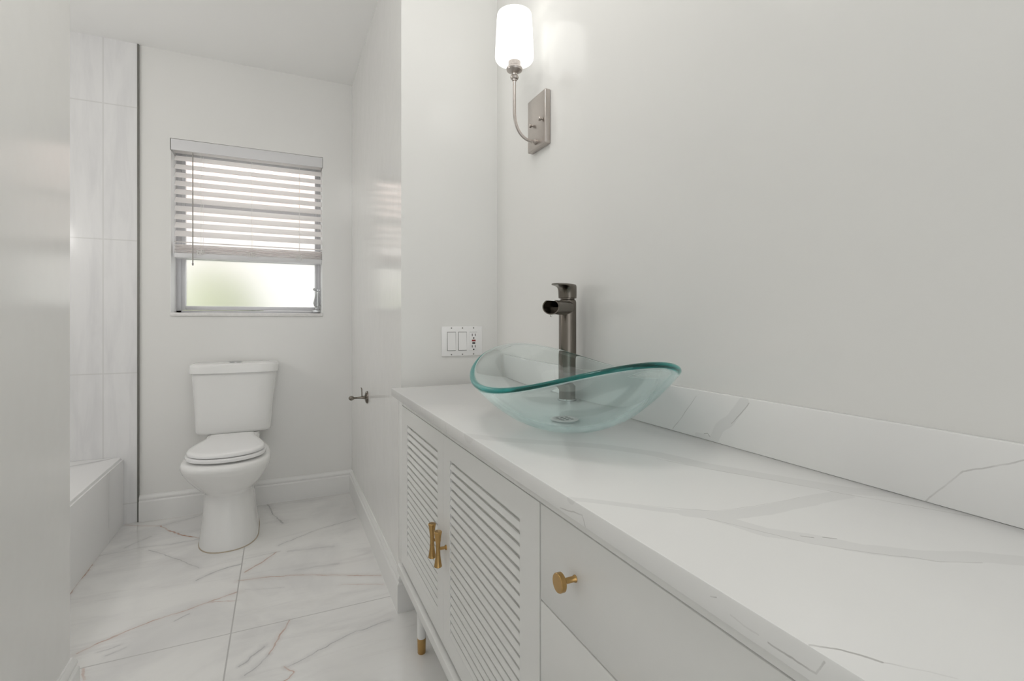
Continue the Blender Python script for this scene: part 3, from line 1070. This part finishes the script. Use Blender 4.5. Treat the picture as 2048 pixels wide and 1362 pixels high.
def cap_ring(z, hw, hd0, hd1, n=40, tilt=0.0):
    pts = []
    for i in range(n):
        t = 2 * PI * i / n
        c_, q_ = math.cos(t), math.sin(t)
        s_ = (hd1 if c_ > 0 else hd0) * math.copysign(abs(c_) ** 0.8, c_)
        pts.append(FC + D * s_ + Nn * (hw * math.copysign(abs(q_) ** 0.8, q_)) + Vector((0, 0, z + tilt * s_)))
    return pts


hd.rings([cap_ring(1.0775, .0215, .0215, .0215), cap_ring(1.0785, .0232, .0232, .0232), cap_ring(1.090, .0235, .0235, .0243), cap_ring(1.100, .0235, .0235, .0270),
          cap_ring(1.1055, .0235, .0235, .033), cap_ring(1.1088, .0235, .0235, .048), cap_ring(1.1105, .0230, .0235, .078), cap_ring(1.1130, .0225, .0230, .0795),
          cap_ring(1.1150, .0205, .0210, .070), cap_ring(1.1165, .015, .016, .040), cap_ring(1.1172, .006, .007, .012)])
hd.build('handle', M['gun'], fa, smooth=50)
wdp = MB()
pd = FC + D * 0.0985 + Vector((0, 0, zc_ - ro_))
wdp.lathe([(-.0058, 0), (-.0052, .0019), (-.0038, .0028), (-.002, .0026), (0, .0015)], pd, (0, 0, 1), 12, False, True)
m = mat('water', (1, 1, 1), 0.0)
m.node_tree.nodes['Principled BSDF'].inputs['Transmission Weight'].default_value = 1.0
m.node_tree.nodes['Principled BSDF'].inputs['IOR'].default_value = 1.33
tag(wdp.build('water_drop', m, None, pd), 'small water drop hanging from the faucet spout', 'water drop')

# ------------------------------------------------------------------ wall sconce
SYc = 1.387
sc = empty('wall_sconce', (WALLX, SYc, 1.643), 'brushed nickel wall sconce with lit white glass shade', 'wall lamp')
MB().box(0.730, WALLX, 1.328, 1.446, 1.5605, 1.7275, 0.004, 3).build('back_plate', M['nickel'], sc)
for sy, sz in ((1.409, 1.638), (1.346, 1.638)):
    MB().lathe([(0, .003), (.006, .003), (.0062, .0058), (.012, .0064), (.0135, .005), (.0137, 0)], (0.7305, sy, sz), (-1, 0, 0), 20, True, False).build('screw_knob', M['nickel'], sc)
AX = 0.655
arm = [(0.732, SYc, 1.5805), (0.722, SYc, 1.5805), (0.712, SYc, 1.5808)] + [tuple(p) for p in bez((0.705, SYc, 1.5815), (0.676, SYc, 1.588), (AX, SYc, 1.615), (AX, SYc, 1.665), 14)] + [(AX, SYc, 1.70), (AX, SYc, 1.765)]
am = MB().tube(arm, 0.0047, 16)
am.lathe([(0, .0062), (.004, .0062)], (0.716, SYc, 1.5807), (-1, 0, 0), 16)
am.lathe([(0, .0085), (.006, .0085), (.008, .006)], (0.7305, SYc, 1.5805), (-1, 0, 0), 16)
am.build('arm', M['nickel'], sc)
cp = MB()
cp.lathe([(1.757, .0048), (1.759, .0075), (1.762, .0075), (1.764, .0115), (1.769, .0135), (1.774, .0115), (1.776, .0075), (1.781, .0075), (1.784, .014),
          (1.789, .0235), (1.794, .0255), (1.799, .0235), (1.803, .0185), (1.822, .0185), (1.824, .0165)], (AX, SYc, 0), (0, 0, 1), 36)
cp.build('shade_holder', M['nickel'], sc)
sh = MB()
prof = [(1.8165, .015), (1.8165, .040), (1.8175, .050), (1.820, .0560), (1.825, .0590), (1.832, .0600), (1.86, .0588), (1.90, .0568), (1.94, .0547), (1.960, .0532), (1.9625, .0520),
        (1.960, .0508), (1.94, .0517), (1.86, .0555), (1.830, .0560), (1.823, .050), (1.8205, .040), (1.8205, .015)]
sh.lathe(prof, (AX, SYc, 0), (0, 0, 1), 56, False, False)
sh.build('lamp_shade', M['opal'], sc, smooth=60)
MB().lathe([(1.822, .012), (1.845, .013), (1.865, .024), (1.885, .029), (1.905, .024), (1.915, .012), (1.918, .0)], (AX, SYc, 0), (0, 0, 1), 28, True, False).build('bulb', M['opal'], sc, smooth=60)

# ------------------------------------------------------------------ outside the window
M['lawn'] = mat('garden_paving', (0.62, 0.62, 0.60), 0.9, noise=0.1, nscale=4)
M['leaf'] = mat('leaf', (0.42, 0.45, 0.30), 0.7, noise=0.35, nscale=9)
M['stucco'] = mat('stucco', (0.88, 0.87, 0.86), 0.9, noise=0.05)
M['roof'] = mat('roof_tile', (0.82, 0.50, 0.40), 0.8, noise=0.1)
struct(MB().box(-9, 9, YB + 0.3, 14, -0.25, -0.15).build('ground', M['lawn'], smooth=0), 'pale paving outside the window')
hg = MB()
rnd = random.Random(8)
for i in range(520):
    th, u = rnd.uniform(0, 2 * PI), rnd.uniform(-1, 1)
    rr = rnd.uniform(0.75, 1.05)
    q = math.sqrt(1 - u * u)
    p = Vector((-0.52 + 0.42 * rr * q * math.cos(th), 4.85 + 0.40 * rr * q * math.sin(th), 0.66 + 0.82 * rr * u))
    n_ = Vector((rnd.uniform(-1, 1), rnd.uniform(-1, 1), rnd.uniform(-1, 1))).normalized()
    t_ = n_.orthogonal().normalized()
    s_ = n_.cross(t_)
    L = rnd.uniform(0.05, 0.10)
    v = [hg.bm.verts.new(p + t_ * L), hg.bm.verts.new(p + s_ * L * 0.45 + n_ * 0.01), hg.bm.verts.new(p - t_ * L), hg.bm.verts.new(p - s_ * L * 0.45 + n_ * 0.01)]
    hg.bm.faces.new(v)
ico = bmesh.ops.create_icosphere(hg.bm, subdivisions=3, radius=1.0, matrix=Matrix.Translation((-0.52, 4.85, 0.64)) @ Matrix.Diagonal((0.38, 0.36, 0.76, 1)))
for v in ico['verts']:
    v.co += Vector((rnd.uniform(-1, 1), rnd.uniform(-1, 1), rnd.uniform(-1, 1))) * 0.03
tag(hg.build('garden_shrub', M['leaf'], None, (-0.52, 4.85, -0.15), smooth=0), 'green shrub seen blurred through the frosted window pane', 'shrub')
nh = empty('neighbour_house', (0.6, 10, -0.15), 'pale house with pinkish roof seen blurred through the upper window panes', 'house')
MB().box(-2.6, 4.5, 9.0, 12.0, -0.15, 2.9).build('wall', M['stucco'], nh, smooth=0)
MB().prism([(8.6, 2.9), (12.4, 2.9), (10.5, 4.4)], lambda p: (-3.0, p[0], p[1]), lambda p: (4.9, p[0], p[1])).build('roof', M['roof'], nh, smooth=0)
